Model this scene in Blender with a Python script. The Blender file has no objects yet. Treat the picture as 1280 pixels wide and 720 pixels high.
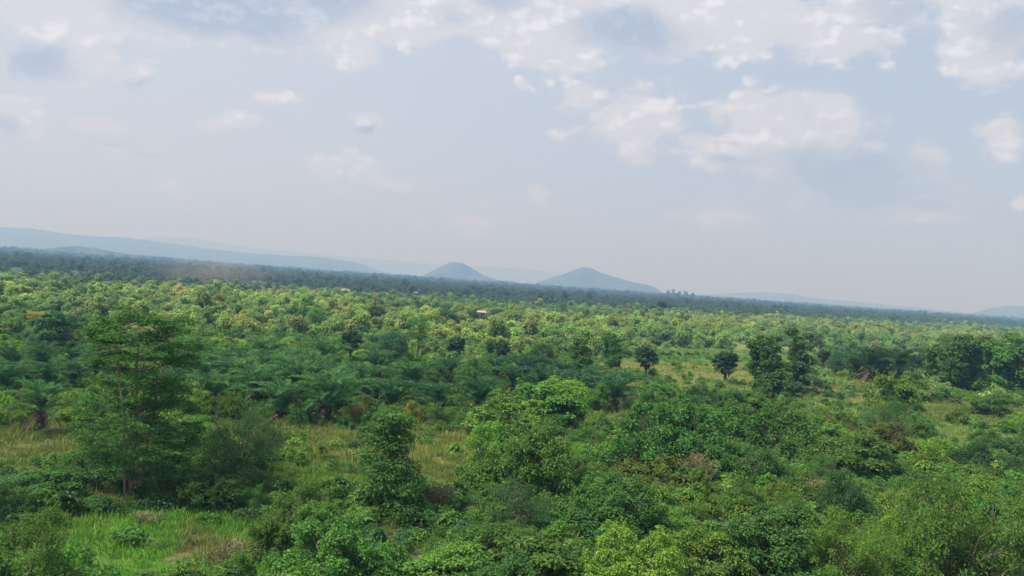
import bpy, math, random
import numpy as np
from mathutils import Vector, Matrix, Euler

random.seed(7)
RNG = np.random.default_rng(7)
S = bpy.context.scene
R = math.radians

# ------------------------------------------------------------------ camera
F_PX, ROLL, CAM_H, HOR_Y = 1004.0, R(4.0), 15.0, 352.0
PITCH = -math.atan((360 - HOR_Y) / F_PX)
fwd = Vector((0, math.cos(PITCH), math.sin(PITCH)))
up0 = Vector((0, -math.sin(PITCH), math.cos(PITCH)))
rt0 = Vector((1, 0, 0))
rt = rt0 * math.cos(ROLL) + up0 * math.sin(ROLL)
up = up0 * math.cos(ROLL) - rt0 * math.sin(ROLL)
cam = bpy.data.objects.new('camera', bpy.data.cameras.new('camera'))
S.collection.objects.link(cam)
m3 = Matrix((rt, up, -fwd)).transposed()
cam.matrix_world = Matrix.Translation((0, 0, CAM_H)) @ m3.to_4x4()
cam.data.sensor_width = 36
cam.data.lens = F_PX / 1280 * 36
cam.data.clip_end = 80000
cam.data.clip_start = 0.5
S.camera = cam

# ------------------------------------------------------------------ render / exposure
S.view_settings.view_transform = 'Standard'
S.view_settings.look = 'None'
S.view_settings.exposure = 0.96
S.view_settings.gamma = 1
S.cycles.use_denoising = True
S.cycles.max_bounces = 6
S.cycles.diffuse_bounces = 3
S.cycles.glossy_bounces = 1
S.cycles.transmission_bounces = 4
S.cycles.transparent_max_bounces = 6
S.cycles.volume_bounces = 1
S.cycles.caustics_reflective = False
S.cycles.caustics_refractive = False
S.cycles.use_adaptive_sampling = True
S.cycles.adaptive_threshold = 0.02

# ------------------------------------------------------------------ sun
SUN_EL, SUN_AZ = R(54), R(-112)          # azimuth from +Y (view direction) towards +X
sd = Vector((math.sin(SUN_AZ) * math.cos(SUN_EL), math.cos(SUN_AZ) * math.cos(SUN_EL), math.sin(SUN_EL)))
sun = bpy.data.lights.new('sun', 'SUN')
sun.energy = 3.7
sun.angle = R(2.0)
sun.color = (1.0, 0.95, 0.86)
so = bpy.data.objects.new('sun', sun)
so.rotation_euler = (-sd).to_track_quat('-Z', 'Y').to_euler()
so.location = sd * 500
S.collection.objects.link(so)

def px_dir(px, py):
    return (fwd + rt * ((px - 640) / F_PX) - up * ((py - 360) / F_PX)).normalized()

# ------------------------------------------------------------------ world: milky sky with clouds
W = bpy.data.worlds.new('World')
S.world = W
W.use_nodes = True
wt = W.node_tree
wt.nodes.clear()
def wn(t, **k):
    n = wt.nodes.new(t)
    for a, b in k.items(): setattr(n, a, b)
    return n
def setin(n, i, v):
    if isinstance(v, bpy.types.NodeSocket): wt.links.new(v, n.inputs[i])
    else: n.inputs[i].default_value = v
def M(op, a, b=0.0, c=0.0, clamp=False):
    n = wn('ShaderNodeMath', operation=op, use_clamp=clamp)
    setin(n, 0, a); setin(n, 1, b); setin(n, 2, c)
    return n.outputs[0]
def VM(op, a, b=(0, 0, 0), scale=None):
    n = wn('ShaderNodeVectorMath', operation=op)
    setin(n, 0, a); setin(n, 1, b)
    if scale is not None: setin(n, 3, scale)
    return n.outputs['Value'] if op == 'LENGTH' else n.outputs[0]
def sstep(x, a, b):
    n = wn('ShaderNodeMapRange', interpolation_type='SMOOTHSTEP')
    setin(n, 0, x); setin(n, 1, a); setin(n, 2, b); setin(n, 3, 0.0); setin(n, 4, 1.0)
    return n.outputs[0]
def MIX(f, a, b):
    n = wn('ShaderNodeMix', data_type='RGBA')
    setin(n, 0, f); setin(n, 6, a); setin(n, 7, b)
    return n.outputs[2]
def NOISE(v, scale, detail, rough=0.55):
    n = wn('ShaderNodeTexNoise')
    setin(n, 0, v); n.inputs['Scale'].default_value = scale
    n.inputs['Detail'].default_value = detail; n.inputs['Roughness'].default_value = rough
    return n
tc = wn('ShaderNodeTexCoord').outputs['Generated']
sep = wn('ShaderNodeSeparateXYZ'); setin(sep, 0, tc)
dx, dy, dz = sep.outputs
inv = M('DIVIDE', 1.0, M('MAXIMUM', dy, 0.25))
cmb = wn('ShaderNodeCombineXYZ')
setin(cmb, 0, M('MULTIPLY', dx, inv)); setin(cmb, 1, M('MULTIPLY', dz, inv))
uv = cmb.outputs[0]                                    # plane of directions ahead
nwarp = NOISE(tc, 9.0, 4).outputs['Color']
uvw = VM('ADD', uv, VM('SCALE', VM('SUBTRACT', nwarp, (0.5, 0.5, 0.5)), scale=0.085))
tcs = VM('MULTIPLY', tc, (1, 1, 1.7))
nd = NOISE(tcs, 17.0, 8, 0.62).outputs[0]
nd_off = NOISE(VM('ADD', tcs, (-.009, 0, .012)), 17.0, 5, 0.6).outputs[0]
vor = wn('ShaderNodeTexVoronoi', feature='F1'); setin(vor, 'Vector', VM('ADD', tcs, VM('SCALE', nwarp, scale=0.05)))
vor.inputs['Scale'].default_value = 34.0; vor.inputs['Detail'].default_value = 2.0; vor.inputs['Roughness'].default_value = .55
billow = M('SUBTRACT', 0.42, vor.outputs['Distance'])
CLOUDS = [  # centre x, y, half width, half height (pixels of the photograph), weight
    (350, 0, 360, 34, 1.0), (820, 0, 420, 34, 1.0), (1200, -10, 160, 50, .8), (90, 15, 120, 50, 1.0), (105, 62, 55, 28, .9), (60, 75, 80, 30, .7), (173, 85, 30, 18, 1.0), (260, 10, 190, 52, 1.1),
    (460, 30, 150, 48, 1.0), (445, 68, 34, 26, .9), (660, 30, 130, 60, 1.1), (720, 60, 60, 30, .9), (830, 30, 120, 45, .9),
    (930, 45, 75, 40, 1.0), (1030, 45, 110, 40, .8), (1235, 50, 75, 55, .9), (20, 148, 62, 36, .9), (125, 150, 42, 13, .8),
    (168, 180, 55, 13, .8), (292, 162, 44, 22, .75), (342, 129, 32, 11, .9), (463, 163, 26, 14, 1.0), (410, 208, 55, 18, .65),
    (470, 230, 75, 17, .7), (678, 252, 22, 12, .8), (740, 120, 40, 34, .55), (795, 145, 62, 46, .8), (805, 185, 28, 16, .7),
    (885, 185, 44, 26, .9), (950, 145, 66, 40, .9), (1000, 170, 100, 55, 1.0), (1040, 140, 42, 28, .9), (1060, 225, 130, 52, .85),
    (1148, 195, 34, 30, .9), (1130, 258, 75, 20, .9), (1252, 165, 44, 34, .9), (1278, 255, 12, 9, 1.0), (590, 275, 60, 20, .4),
    (890, 275, 70, 30, .3), (200, 235, 70, 20, .3), (700, 175, 26, 22, .4), (650, 108, 16, 10, .5)]
SHADES = [
    (400, 0, 90, 40, .8), (620, -5, 70, 24, .6), (1120, 20, 60, 24, .5), (1150, 250, 90, 16, .8), (990, 232, 60, 16, .5),
    (265, 5, 160, 52, 1.2), (40, 75, 75, 32, .9), (188, 100, 34, 12, .9), (795, 38, 85, 32, 1.0), (1265, 30, 60, 40, .6),
    (5, 168, 36, 22, .8), (135, 172, 50, 13, .7), (185, 190, 40, 10, .7), (465, 172, 26, 7, .8), (500, 240, 60, 12, .6),
    (420, 224, 50, 12, .4), (1075, 222, 120, 50, 1.2), (1060, 255, 110, 20, 1.0), (1000, 200, 80, 18, .5), (1160, 238, 60, 9, .8),
    (430, 10, 60, 22, .5), (560, 30, 40, 20, .4), (690, 258, 20, 6, .6), (300, 180, 40, 10, .3), (910, 195, 40, 8, .6)]
def blobs(lst, vec):
    out = None
    for cx, cy, rx, ry, a in lst:
        d = px_dir(cx, cy)
        sx, sy = rx * 1.12 / F_PX, ry * 1.15 / F_PX
        q = VM('MULTIPLY', VM('SUBTRACT', vec, (d.x / d.y, d.z / d.y, 0)), (1 / sx, 1 / sy, 0))
        l = M('MULTIPLY_ADD', VM('LENGTH', q), -a, a)
        out = l if out is None else M('SMOOTH_MAX', out, l, 0.12) if False else M('MAXIMUM', out, l)
    return out
front = sstep(dy, 0.2, 0.4)
fa = M('MULTIPLY', M('ADD', blobs(CLOUDS, uvw), 0.0), front)
# clouds of the same kind over the rest of the sky, above what the photograph shows
plane = VM('SCALE', tc, scale=M('DIVIDE', 1.0, M('MAXIMUM', dz, 0.12)))
gen = NOISE(VM('MULTIPLY', plane, (1, 1, 0)), 1.1, 4).outputs[0]
hi = M('MULTIPLY', M('SUBTRACT', gen, 0.46), 2.6)
outside = M('SUBTRACT', 1.0, M('MULTIPLY', front, M('SUBTRACT', 1.0, sstep(dz, 0.36, 0.45))))
fb = M('ADD', M('MULTIPLY', hi, outside), M('MULTIPLY', M('SUBTRACT', outside, 1.0), 1.5))
field = M('MAXIMUM', fa, fb)
fld = M('ADD', M('ADD', field, M('MULTIPLY', billow, 0.30)), M('MULTIPLY', M('SUBTRACT', nd, 0.5), 1.2))
alpha = M('ADD', M('MULTIPLY', sstep(fld, -0.04, 0.24), 0.7), M('MULTIPLY', sstep(fld, -0.3, 0.6), 0.3))
dk = M('ADD', M('MULTIPLY', blobs(SHADES, uvw), front), M('MULTIPLY', M('SUBTRACT', nd, 0.5), 0.9))
dk = M('MAXIMUM', sstep(dk, -0.1, 0.7), M('MULTIPLY', sstep(fb, 0.2, 0.9), 0.8))
ccol = MIX(dk, (6.8, 6.95, 7.5, 1), (4.2, 4.85, 6.2, 1))
relief = M('ADD', M('MULTIPLY', M('SUBTRACT', nd, nd_off), 3.2), M('MULTIPLY', billow, 0.55))
lit = M('ADD', 1.0, M('MAXIMUM', M('MINIMUM', M('MULTIPLY', relief, 0.5), 0.075), -0.11))
ccol = VM('SCALE', ccol, scale=lit)
sky = wn('ShaderNodeTexSky', sky_type='NISHITA')
sky.sun_disc = False
sky.sun_elevation = SUN_EL
sky.sun_rotation = SUN_AZ
sky.air_density = 1.2; sky.dust_density = 3.0; sky.altitude = 100
# thin high veil over the blue, denser low down, a little warmer towards the sun
veil = MIX(sstep(dx, -0.55, 0.55), (5.7, 6.2, 7.2, 1), (4.45, 5.15, 6.6, 1))
veil = MIX(sstep(dz, 0.30, 0.02), veil, MIX(sstep(dx, -0.55, 0.5), (5.6, 6.15, 7.2, 1), (4.5, 5.2, 6.7, 1)))
base = MIX(0.85, sky.outputs[0], veil)
fade = M('MULTIPLY', alpha, M('MULTIPLY_ADD', sstep(dz, 0.02, 0.25), 0.25, 0.72))
bgcol = MIX(fade, base, ccol)
bg = wn('ShaderNodeBackground'); setin(bg, 0, bgcol); bg.inputs[1].default_value = 0.062
wo = wn('ShaderNodeOutputWorld'); wt.links.new(bg.outputs[0], wo.inputs[0])

# ------------------------------------------------------------------ helpers
def hnoise(x, y, s, seed=0):
    """cheap smooth value noise, 0..1"""
    x = np.asarray(x, float) / s + seed * 17.3; y = np.asarray(y, float) / s - seed * 9.1
    xi = np.floor(x); yi = np.floor(y); fx = x - xi; fy = y - yi
    fx = fx * fx * (3 - 2 * fx); fy = fy * fy * (3 - 2 * fy)
    def h(a, b):
        v = np.sin(a * 127.1 + b * 311.7 + seed * 3.7) * 43758.5453
        return v - np.floor(v)
    return (h(xi, yi) * (1 - fx) + h(xi + 1, yi) * fx) * (1 - fy) + (h(xi, yi + 1) * (1 - fx) + h(xi + 1, yi + 1) * fx) * fy
def fbm(x, y, s, seed=0, o=4):
    t = 0; a = .5
    for k in range(o):
        t = t + a * hnoise(x, y, s / 2 ** k, seed + k); a *= .5
    return t / (1 - .5 ** o)
def terr(x, y):
    r = np.hypot(x, y)
    near = (fbm(x, y, 40, 3) - .5) * 1.2 * np.clip(r / 40, 0, 1)
    far = (fbm(x, y, 900, 8) - .5) * 14 * np.clip((r - 900) / 2500, 0, 1)
    return near + far
def ground_at(px, py):
    """the place on the ground that the photograph shows at this pixel"""
    d = px_dir(px, py); z = 0.0
    for _ in range(4):
        t = (CAM_H - z) / max(-d.z, 1e-4)
        z = float(terr(d.x * t, d.y * t))
    return d.x * t, d.y * t, z
def at_depth(px, py, Y):
    d = px_dir(px, py); t = Y / d.y
    return Vector((d.x * t, Y, CAM_H + d.z * t))
def to_px(x, y, z):
    x = np.asarray(x, float); y = np.asarray(y, float); z = np.asarray(z, float) - CAM_H
    a = x * rt.x + y * rt.y + z * rt.z; b = x * up.x + y * up.y + z * up.z; c = x * fwd.x + y * fwd.y + z * fwd.z
    return 640 + F_PX * a / c, 360 - F_PX * b / c
def link(o):
    S.collection.objects.link(o); return o
def np_mesh(name, v, tris, mats=(), mi=None, smooth=False):
    me = bpy.data.meshes.new(name)
    v = np.asarray(v, np.float32); t = np.asarray(tris, np.int32)
    k = t.shape[1]
    me.vertices.add(len(v)); me.vertices.foreach_set('co', v.ravel())
    me.loops.add(t.size); me.loops.foreach_set('vertex_index', t.ravel())
    me.polygons.add(len(t))
    me.polygons.foreach_set('loop_start', np.arange(0, t.size, k, dtype=np.int32))
    me.polygons.foreach_set('loop_total', np.full(len(t), k, np.int32))
    for m in mats: me.materials.append(m)
    if mi is not None: me.polygons.foreach_set('material_index', np.asarray(mi, np.int32))
    me.update(calc_edges=True)
    me.polygons.foreach_set('use_smooth', np.full(len(t), smooth))
    return me
def mat(name):
    m = bpy.data.materials.new(name); m.use_nodes = True
    nt = m.node_tree; nt.nodes.clear()
    return m, nt
def N(nt, t, **k):
    n = nt.nodes.new(t)
    for a, b in k.items(): setattr(n, a, b)
    return n

# ------------------------------------------------------------------ materials
def leaf_mat(name, transl=0.38, spec=0.2, rough=0.55, spread=1.0):
    m, nt = mat(name); L = nt.links
    at = N(nt, 'ShaderNodeAttribute', attribute_type='INSTANCER', attribute_name='tint')
    ge = N(nt, 'ShaderNodeNewGeometry'); oi = N(nt, 'ShaderNodeObjectInfo')
    hs = N(nt, 'ShaderNodeHueSaturation')
    def lin(src, a, b):
        n = N(nt, 'ShaderNodeMath', operation='MULTIPLY_ADD'); L.new(src, n.inputs[0])
        n.inputs[1].default_value = a; n.inputs[2].default_value = b; return n.outputs[0]
    isl = ge.outputs['Random Per Island']; rnd = oi.outputs['Random']
    h1 = lin(rnd, .03 * spread, .5 - .015 * spread)
    h2 = N(nt, 'ShaderNodeMath', operation='ADD'); L.new(h1, h2.inputs[0]); L.new(lin(isl, -.05, .02), h2.inputs[1])
    L.new(h2.outputs[0], hs.inputs['Hue'])
    v1 = lin(isl, .8, .6); v2 = lin(rnd, .4 * spread, 1 - .2 * spread)
    v = N(nt, 'ShaderNodeMath', operation='MULTIPLY'); L.new(v1, v.inputs[0]); L.new(v2, v.inputs[1])
    L.new(v.outputs[0], hs.inputs['Value']); L.new(at.outputs['Color'], hs.inputs['Color'])
    pr = N(nt, 'ShaderNodeBsdfPrincipled'); L.new(hs.outputs[0], pr.inputs['Base Color'])
    pr.inputs['Roughness'].default_value = rough; pr.inputs['Specular IOR Level'].default_value = spec
    tr = N(nt, 'ShaderNodeBsdfTranslucent')
    ty = N(nt, 'ShaderNodeMix', data_type='RGBA', blend_type='MULTIPLY'); ty.inputs[0].default_value = 1
    L.new(hs.outputs[0], ty.inputs[6]); ty.inputs[7].default_value = (1.7, 1.6, .75, 1)
    L.new(ty.outputs[2], tr.inputs[0])
    mx = N(nt, 'ShaderNodeMixShader'); mx.inputs[0].default_value = transl
    L.new(pr.outputs[0], mx.inputs[1]); L.new(tr.outputs[0], mx.inputs[2])
    o = N(nt, 'ShaderNodeOutputMaterial'); L.new(mx.outputs[0], o.inputs[0])
    return m
def noisy_mat(name, c1, c2, scale=3, rough=.9, bump=0.0, detail=5, stretch=(1, 1, 1), metal=0):
    m, nt = mat(name); L = nt.links
    tcn = N(nt, 'ShaderNodeTexCoord'); mp = N(nt, 'ShaderNodeMapping'); mp.inputs['Scale'].default_value = stretch
    no = N(nt, 'ShaderNodeTexNoise'); no.inputs['Scale'].default_value = scale; no.inputs['Detail'].default_value = detail
    L.new(tcn.outputs['Object'], mp.inputs[0]); L.new(mp.outputs[0], no.inputs[0])
    cr = N(nt, 'ShaderNodeValToRGB'); cr.color_ramp.elements[0].position = .32; cr.color_ramp.elements[1].position = .68
    cr.color_ramp.elements[0].color = (*c1, 1); cr.color_ramp.elements[1].color = (*c2, 1)
    L.new(no.outputs[0], cr.inputs[0])
    pr = N(nt, 'ShaderNodeBsdfPrincipled'); L.new(cr.outputs[0], pr.inputs['Base Color'])
    pr.inputs['Roughness'].default_value = rough; pr.inputs['Metallic'].default_value = metal
    pr.inputs['Specular IOR Level'].default_value = .2
    if bump:
        bp = N(nt, 'ShaderNodeBump'); bp.inputs['Strength'].default_value = bump
        L.new(no.outputs[0], bp.inputs['Height']); L.new(bp.outputs[0], pr.inputs['Normal'])
    o = N(nt, 'ShaderNodeOutputMaterial'); L.new(pr.outputs[0], o.inputs[0])
    return m
LEAF = leaf_mat('broad_leaf'); GRASS = leaf_mat('grass_blade', .4, .15, .7)
FROND = leaf_mat('palm_leaflet', .35, .2, .5, .6)
BARK = noisy_mat('grey_brown_bark', (.06, .05, .038), (.16, .13, .095), 4, bump=.4, stretch=(3, 3, .6))
PALE = noisy_mat('pale_bark', (.20, .13, .085), (.42, .31, .22), 4, bump=.4, stretch=(3, 3, .5))
TBARK = noisy_mat('brown_bark', (.16, .11, .08), (.38, .28, .20), 4, bump=.4, stretch=(3, 3, .5))
PALMBARK = noisy_mat('palm_bark', (.05, .04, .03), (.13, .10, .075), 6, bump=.6, stretch=(1, 1, 4))
DRY = noisy_mat('dead_palm_leaf', (.10, .075, .055), (.22, .17, .125), 3)
TWIG = noisy_mat('dry_twig', (.13, .125, .06), (.28, .26, .14), 5)
HILLM = noisy_mat('wooded_hillside', (.015, .028, .014), (.060, .080, .040), .009, detail=10)

# ground: vertex colour gives where it is green, straw or bare, and the woodland's painted cloud shade; noise gives the grain
GM, nt = mat('grassland'); L = nt.links
vc = N(nt, 'ShaderNodeAttribute', attribute_type='GEOMETRY', attribute_name='cover')
geo = N(nt, 'ShaderNodeNewGeometry')
n1 = N(nt, 'ShaderNodeTexNoise'); n1.inputs['Scale'].default_value = .9; n1.inputs['Detail'].default_value = 8
n2 = N(nt, 'ShaderNodeTexNoise'); n2.inputs['Scale'].default_value = .035; n2.inputs['Detail'].default_value = 8; n2.inputs['Roughness'].default_value = .65
L.new(geo.outputs['Position'], n1.inputs[0]); L.new(geo.outputs['Position'], n2.inputs[0])
ma = N(nt, 'ShaderNodeMath', operation='MULTIPLY'); L.new(n1.outputs[0], ma.inputs[0]); L.new(n2.outputs[0], ma.inputs[1])
mr = N(nt, 'ShaderNodeMapRange'); L.new(ma.outputs[0], mr.inputs[0])
mr.inputs[1].default_value = .12; mr.inputs[2].default_value = .42; mr.inputs[3].default_value = .55; mr.inputs[4].default_value = 1.45
mm = N(nt, 'ShaderNodeVectorMath', operation='SCALE'); L.new(vc.outputs['Color'], mm.inputs[0]); L.new(mr.outputs[0], mm.inputs[3])
pr = N(nt, 'ShaderNodeBsdfPrincipled'); pr.inputs['Roughness'].default_value = .95; pr.inputs['Specular IOR Level'].default_value = .1
L.new(mm.outputs[0], pr.inputs['Base Color'])
bp = N(nt, 'ShaderNodeBump'); bp.inputs['Strength'].default_value = .6; bp.inputs['Distance'].default_value = .3
L.new(n1.outputs[0], bp.inputs['Height']); L.new(bp.outputs[0], pr.inputs['Normal'])
o = N(nt, 'ShaderNodeOutputMaterial'); L.new(pr.outputs[0], o.inputs[0])

# tints (linear base colours of leaves)
DARK = (.046, .122, .042); DEEP = (.066, .172, .042); MID = (.090, .215, .044); FRESH = (.125, .260, .046)
BRIGHT = (.170, .320, .052); YEL = (.20, .235, .045); GOLD = (.32, .34, .07); BLUEG = (.062, .165, .085)
OLIVE = (.085, .105, .035); RUST = (.19, .13, .06); STRAW = (.25, .21, .10); DRYG = (.16, .165, .065); PALMT = (.085, .215, .100)

# clearings: centre px, half size px, cover colour, how thinly shrubs stand there (0 none .. 1 full)
CLEAR = [
    (850, 486, 100, 12, (.15, .17, .07), .2), (880, 447, 110, 9, (.12, .17, .065), .06), (265, 690, 55, 28, (.13, .12, .06), .12),
    (1150, 545, 110, 20, (.14, .17, .055), .25), (1010, 508, 60, 12, (.13, .16, .06), .3), (700, 560, 40, 14, (.12, .15, .05), .4),
    (195, 684, 165, 50, (.085, .165, .032), .03), (60, 660, 70, 16, (.07, .12, .03), .25), (270, 700, 60, 30, (.12, .12, .05), .15), (45, 548, 95, 30, (.125, .125, .055), .06), (40, 590, 80, 14, (.09, .13, .04), .3),
    (420, 560, 80, 26, (.125, .135, .05), .08), (400, 600, 70, 22, (.10, .14, .035), .2), (540, 565, 72, 34, (.135, .135, .05), .06),
    (330, 545, 60, 14, (.13, .13, .06), .15), (560, 590, 40, 20, (.11, .12, .045), .2), (790, 505, 55, 26, (.12, .14, .05), .1), (735, 540, 35, 22, (.11, .14, .04), .25),
    (840, 470, 150, 19, (.20, .18, .09), .0), (820, 488, 70, 12, (.10, .16, .04), .15), (880, 458, 120, 8, (.17, .21, .06), .03),
    (1060, 490, 80, 18, (.17, .15, .07), .1), (1160, 520, 130, 16, (.12, .13, .045), .15), (1230, 548, 70, 12, (.15, .15, .055), .2),
    (1060, 468, 50, 7, (.13, .15, .06), .1), (340, 452, 70, 6, (.20, .20, .09), .1), (290, 428, 40, 5, (.22, .21, .10), .15), (590, 408, 60, 5, (.26, .20, .12), .2),
    (610, 432, 70, 8, (.19, .19, .08), .3), (380, 362, 60, 2, (.22, .2, .12), .2), (250, 358, 40, 2, (.22, .2, .12), .3),
    (950, 452, 60, 6, (.16, .17, .07), .3), (700, 600, 1, 1, (.1, .1, .04), .5), (930, 625, 40, 8, (.09, .12, .035), .4)]
def clearing(px, py):
    """(shrub density factor, cover rgb, weight)"""
    px = np.asarray(px, float); py = np.asarray(py, float)
    dens = np.ones_like(px); col = np.zeros(px.shape + (3,)); w = np.zeros_like(px)
    wob = 1 + .5 * (hnoise(px, py * 2.2, 34, 5) - .5) + .35 * (hnoise(px, py * 2.2, 12, 6) - .5)
    for cx, cy, rx, ry, c, k in CLEAR:
        q = np.hypot((px - cx) / rx, (py - cy) / ry) * wob
        a = np.clip((1.12 - q) / .25, 0, 1)
        dens = np.minimum(dens, 1 - a * (1 - k))
        sel = a > w
        col[sel] = c; w = np.maximum(w, a)
    return dens, col, w
def forest_edge(x):      # depth of the diagonal line beyond which the woodland with painted cloud shade begins
    return 465 + .83 * x + (fbm(x, x * 0, 160, 2) - .5) * 190

# ------------------------------------------------------------------ ground sheet
ang = np.unique(np.concatenate([np.linspace(-42, 42, 281), np.linspace(-180, 180, 61)]))
ang = np.radians(ang[:-1] if abs(ang[-1] - 180) < 1e-6 else ang)
rad = np.concatenate([[.01, 8, 16], np.geomspace(24, 17000, 420)])
A, Rr = np.meshgrid(ang, rad)
gx, gy = Rr * np.sin(A), Rr * np.cos(A)
gz = terr(gx, gy)
nA, nR = len(ang), len(rad)
i, j = np.meshgrid(np.arange(nR - 1), np.arange(nA), indexing='ij')
q = np.stack([i * nA + j, i * nA + (j + 1) % nA, (i + 1) * nA + (j + 1) % nA, (i + 1) * nA + j], -1).reshape(-1, 4)[:, ::-1]
gm = np_mesh('ground', np.stack([gx, gy, gz], -1).reshape(-1, 3), q, [GM], smooth=True)
ground = link(bpy.data.objects.new('ground', gm)); ground['kind'] = 'structure'
gpx, gpy = to_px(gx, np.maximum(gy, 1), gz)
cd, cc, cw = clearing(gpx, gpy)
cw = cw * (gy > 5)
patch = fbm(gx, gy, 26, 11)[..., None]
basec = np.array([.05, .085, .025]) * (1 - patch) + np.array([.10, .115, .045]) * patch
band = (fbm(gx, gy * 1.0, 160, 21) > .52)[..., None] & (gy > 150)[..., None]
plainc = np.array([.16, .20, .07]) * (.7 + .6 * patch)
basec = np.where((gy > 125)[..., None], plainc, basec)
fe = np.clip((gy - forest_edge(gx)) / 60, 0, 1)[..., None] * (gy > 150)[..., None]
dark = np.array([.036, .070, .030]) + np.array([.02, .02, .01]) * (fbm(gx, gy, 300, 31)[..., None])  # ground under the woodland, cloud shade painted in as a darker cover
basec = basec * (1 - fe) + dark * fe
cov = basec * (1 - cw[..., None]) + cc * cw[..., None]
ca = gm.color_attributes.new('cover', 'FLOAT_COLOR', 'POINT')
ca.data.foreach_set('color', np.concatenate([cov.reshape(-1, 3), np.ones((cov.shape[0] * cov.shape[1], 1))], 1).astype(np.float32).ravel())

# ------------------------------------------------------------------ hills
def hill(name, D, pts, depth, label=None, rough=15):
    xs = np.array([p[0] for p in pts], float)
    w = [at_depth(a, b, D) for a, b in pts]
    X = np.array([p.x for p in w]); Z = np.array([p.z for p in w])
    nx, ny = 200, 60
    u = np.linspace(X[0], X[-1], nx); v = np.linspace(-1, 1, ny)
    # smooth interpolation through the outline
    prof = np.interp(u, X, Z)
    kern = np.hanning(9); kern /= kern.sum()
    prof = np.convolve(np.pad(prof, 4, 'edge'), kern, 'valid')
    edge = np.clip(np.minimum(np.arange(nx), nx - 1 - np.arange(nx)) / 14, 0, 1)
    U, V = np.meshgrid(u, v)
    P = np.broadcast_to(prof, U.shape); E = np.broadcast_to(edge, U.shape)
    shape = np.cos(np.clip(np.abs(V), 0, 1) * math.pi / 2) ** 1.3
    Y = D + V * depth
    gul = (fbm(U, Y, depth * .55, 41) - .5) * np.clip(P, 0, 200) * .6 * (1 - shape * .8)
    Zg = (np.maximum(P, 2) + 12) * shape * (.15 + .85 * E) + gul * E + (fbm(U, Y, 90, 43) - .5) * rough - 14
    k = np.arange(ny * nx).reshape(ny, nx)
    f = np.stack([k[:-1, :-1], k[:-1, 1:], k[1:, 1:], k[1:, :-1]], -1).reshape(-1, 4)
    o = link(bpy.data.objects.new(name, np_mesh(name, np.stack([U, Y, Zg], -1).reshape(-1, 3), f, [HILLM], smooth=True)))
    o['kind'] = 'structure'
    return o
hill('hill', 7000, [(-260, 292), (-150, 288), (-60, 285), (0, 284), (40, 285), (75, 291), (110, 295), (160, 297), (200, 302), (250, 310), (320, 317), (400, 321), (440, 327), (480, 337), (500, 343)], 1500, rough=10)
hill('hill', 14000, [(130, 305), (170, 299), (205, 296), (240, 297), (300, 308), (375, 316), (450, 322), (540, 330), (600, 333), (660, 336), (720, 344), (760, 352)], 1500, rough=10)
hill('hill', 2700, [(-60, 313), (0, 311), (40, 312), (75, 310), (100, 307), (125, 310), (160, 317), (230, 322)], 260, rough=4)
hill('hill', 4900, [(515, 350), (530, 344), (545, 336), (557, 330), (567, 327), (578, 329), (590, 336), (605, 344), (620, 349), (650, 352)], 330)
hill('hill', 5400, [(660, 356), (680, 351), (700, 344), (716, 337), (728, 333), (740, 335), (753, 341), (775, 348), (800, 354), (830, 362)], 420)
hill('hill', 9500, [(860, 370), (890, 368), (920, 366), (960, 365), (985, 367), (1010, 372), (1060, 376), (1130, 383), (1200, 390)], 1200)
hill('hill', 6500, [(1215, 396), (1237, 390), (1250, 385), (1262, 382), (1280, 383), (1330, 387), (1390, 400)], 500)

# ------------------------------------------------------------------ plant geometry
def unit(a): return a / np.maximum(np.linalg.norm(a, axis=-1, keepdims=True), 1e-9)
def leaves(pos, nrm, tip, ln, wd, fold=.25):
    """one folded leaf (two triangles) per row"""
    n = len(pos); nrm = unit(nrm); tip = unit(tip - nrm * (tip * nrm).sum(-1, keepdims=True))
    side = np.cross(nrm, tip)
    ln = np.broadcast_to(np.asarray(ln, float), (n,))[:, None]; wd = np.broadcast_to(np.asarray(wd, float), (n,))[:, None]
    a = pos; b = pos + tip * ln * .5 + side * wd * .5 + nrm * wd * fold
    c = pos + tip * ln - nrm * ln * .12; d = pos + tip * ln * .5 - side * wd * .5 + nrm * wd * fold
    v = np.stack([a, b, c, d], 1).reshape(-1, 3)
    k = np.arange(n)[:, None] * 4
    return v, np.concatenate([k + [0, 1, 2], k + [0, 2, 3]], 1).reshape(-1, 3)
def cloud_leaves(rg, lumps, n, ln, wr=.55, up_bias=.5, shell=.55, droop=.2, ragged=.42):
    """leaves spread over the outer part of a set of lumps (x,y,z,rx,rz)"""
    lumps = np.asarray(lumps, float)
    area = lumps[:, 3] ** 2; idx = rg.choice(len(lumps), n, p=area / area.sum())
    d = unit(rg.normal(size=(n, 3)) + np.array([0, 0, up_bias * .6]))
    r = shell + (1 - shell) * rg.random(n) ** .6
    r = r * (1 + .16 * rg.normal(size=n))
    Lm = lumps[idx]
    pos = Lm[:, :3] + d * r[:, None] * np.stack([Lm[:, 3], Lm[:, 3], Lm[:, 4]], 1)
    nrm = d * (.55 if ragged > .3 else 1.0) + np.array([0, 0, up_bias]) + rg.normal(size=(n, 3)) * ragged
    tip = d * .7 + rg.normal(size=(n, 3)) * .6 - np.array([0, 0, droop])
    l = ln * (.65 + .7 * rg.random(n))
    keep = pos[:, 2] > .02
    return leaves(pos[keep], nrm[keep], tip[keep], l[keep], (l * wr)[keep])
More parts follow.
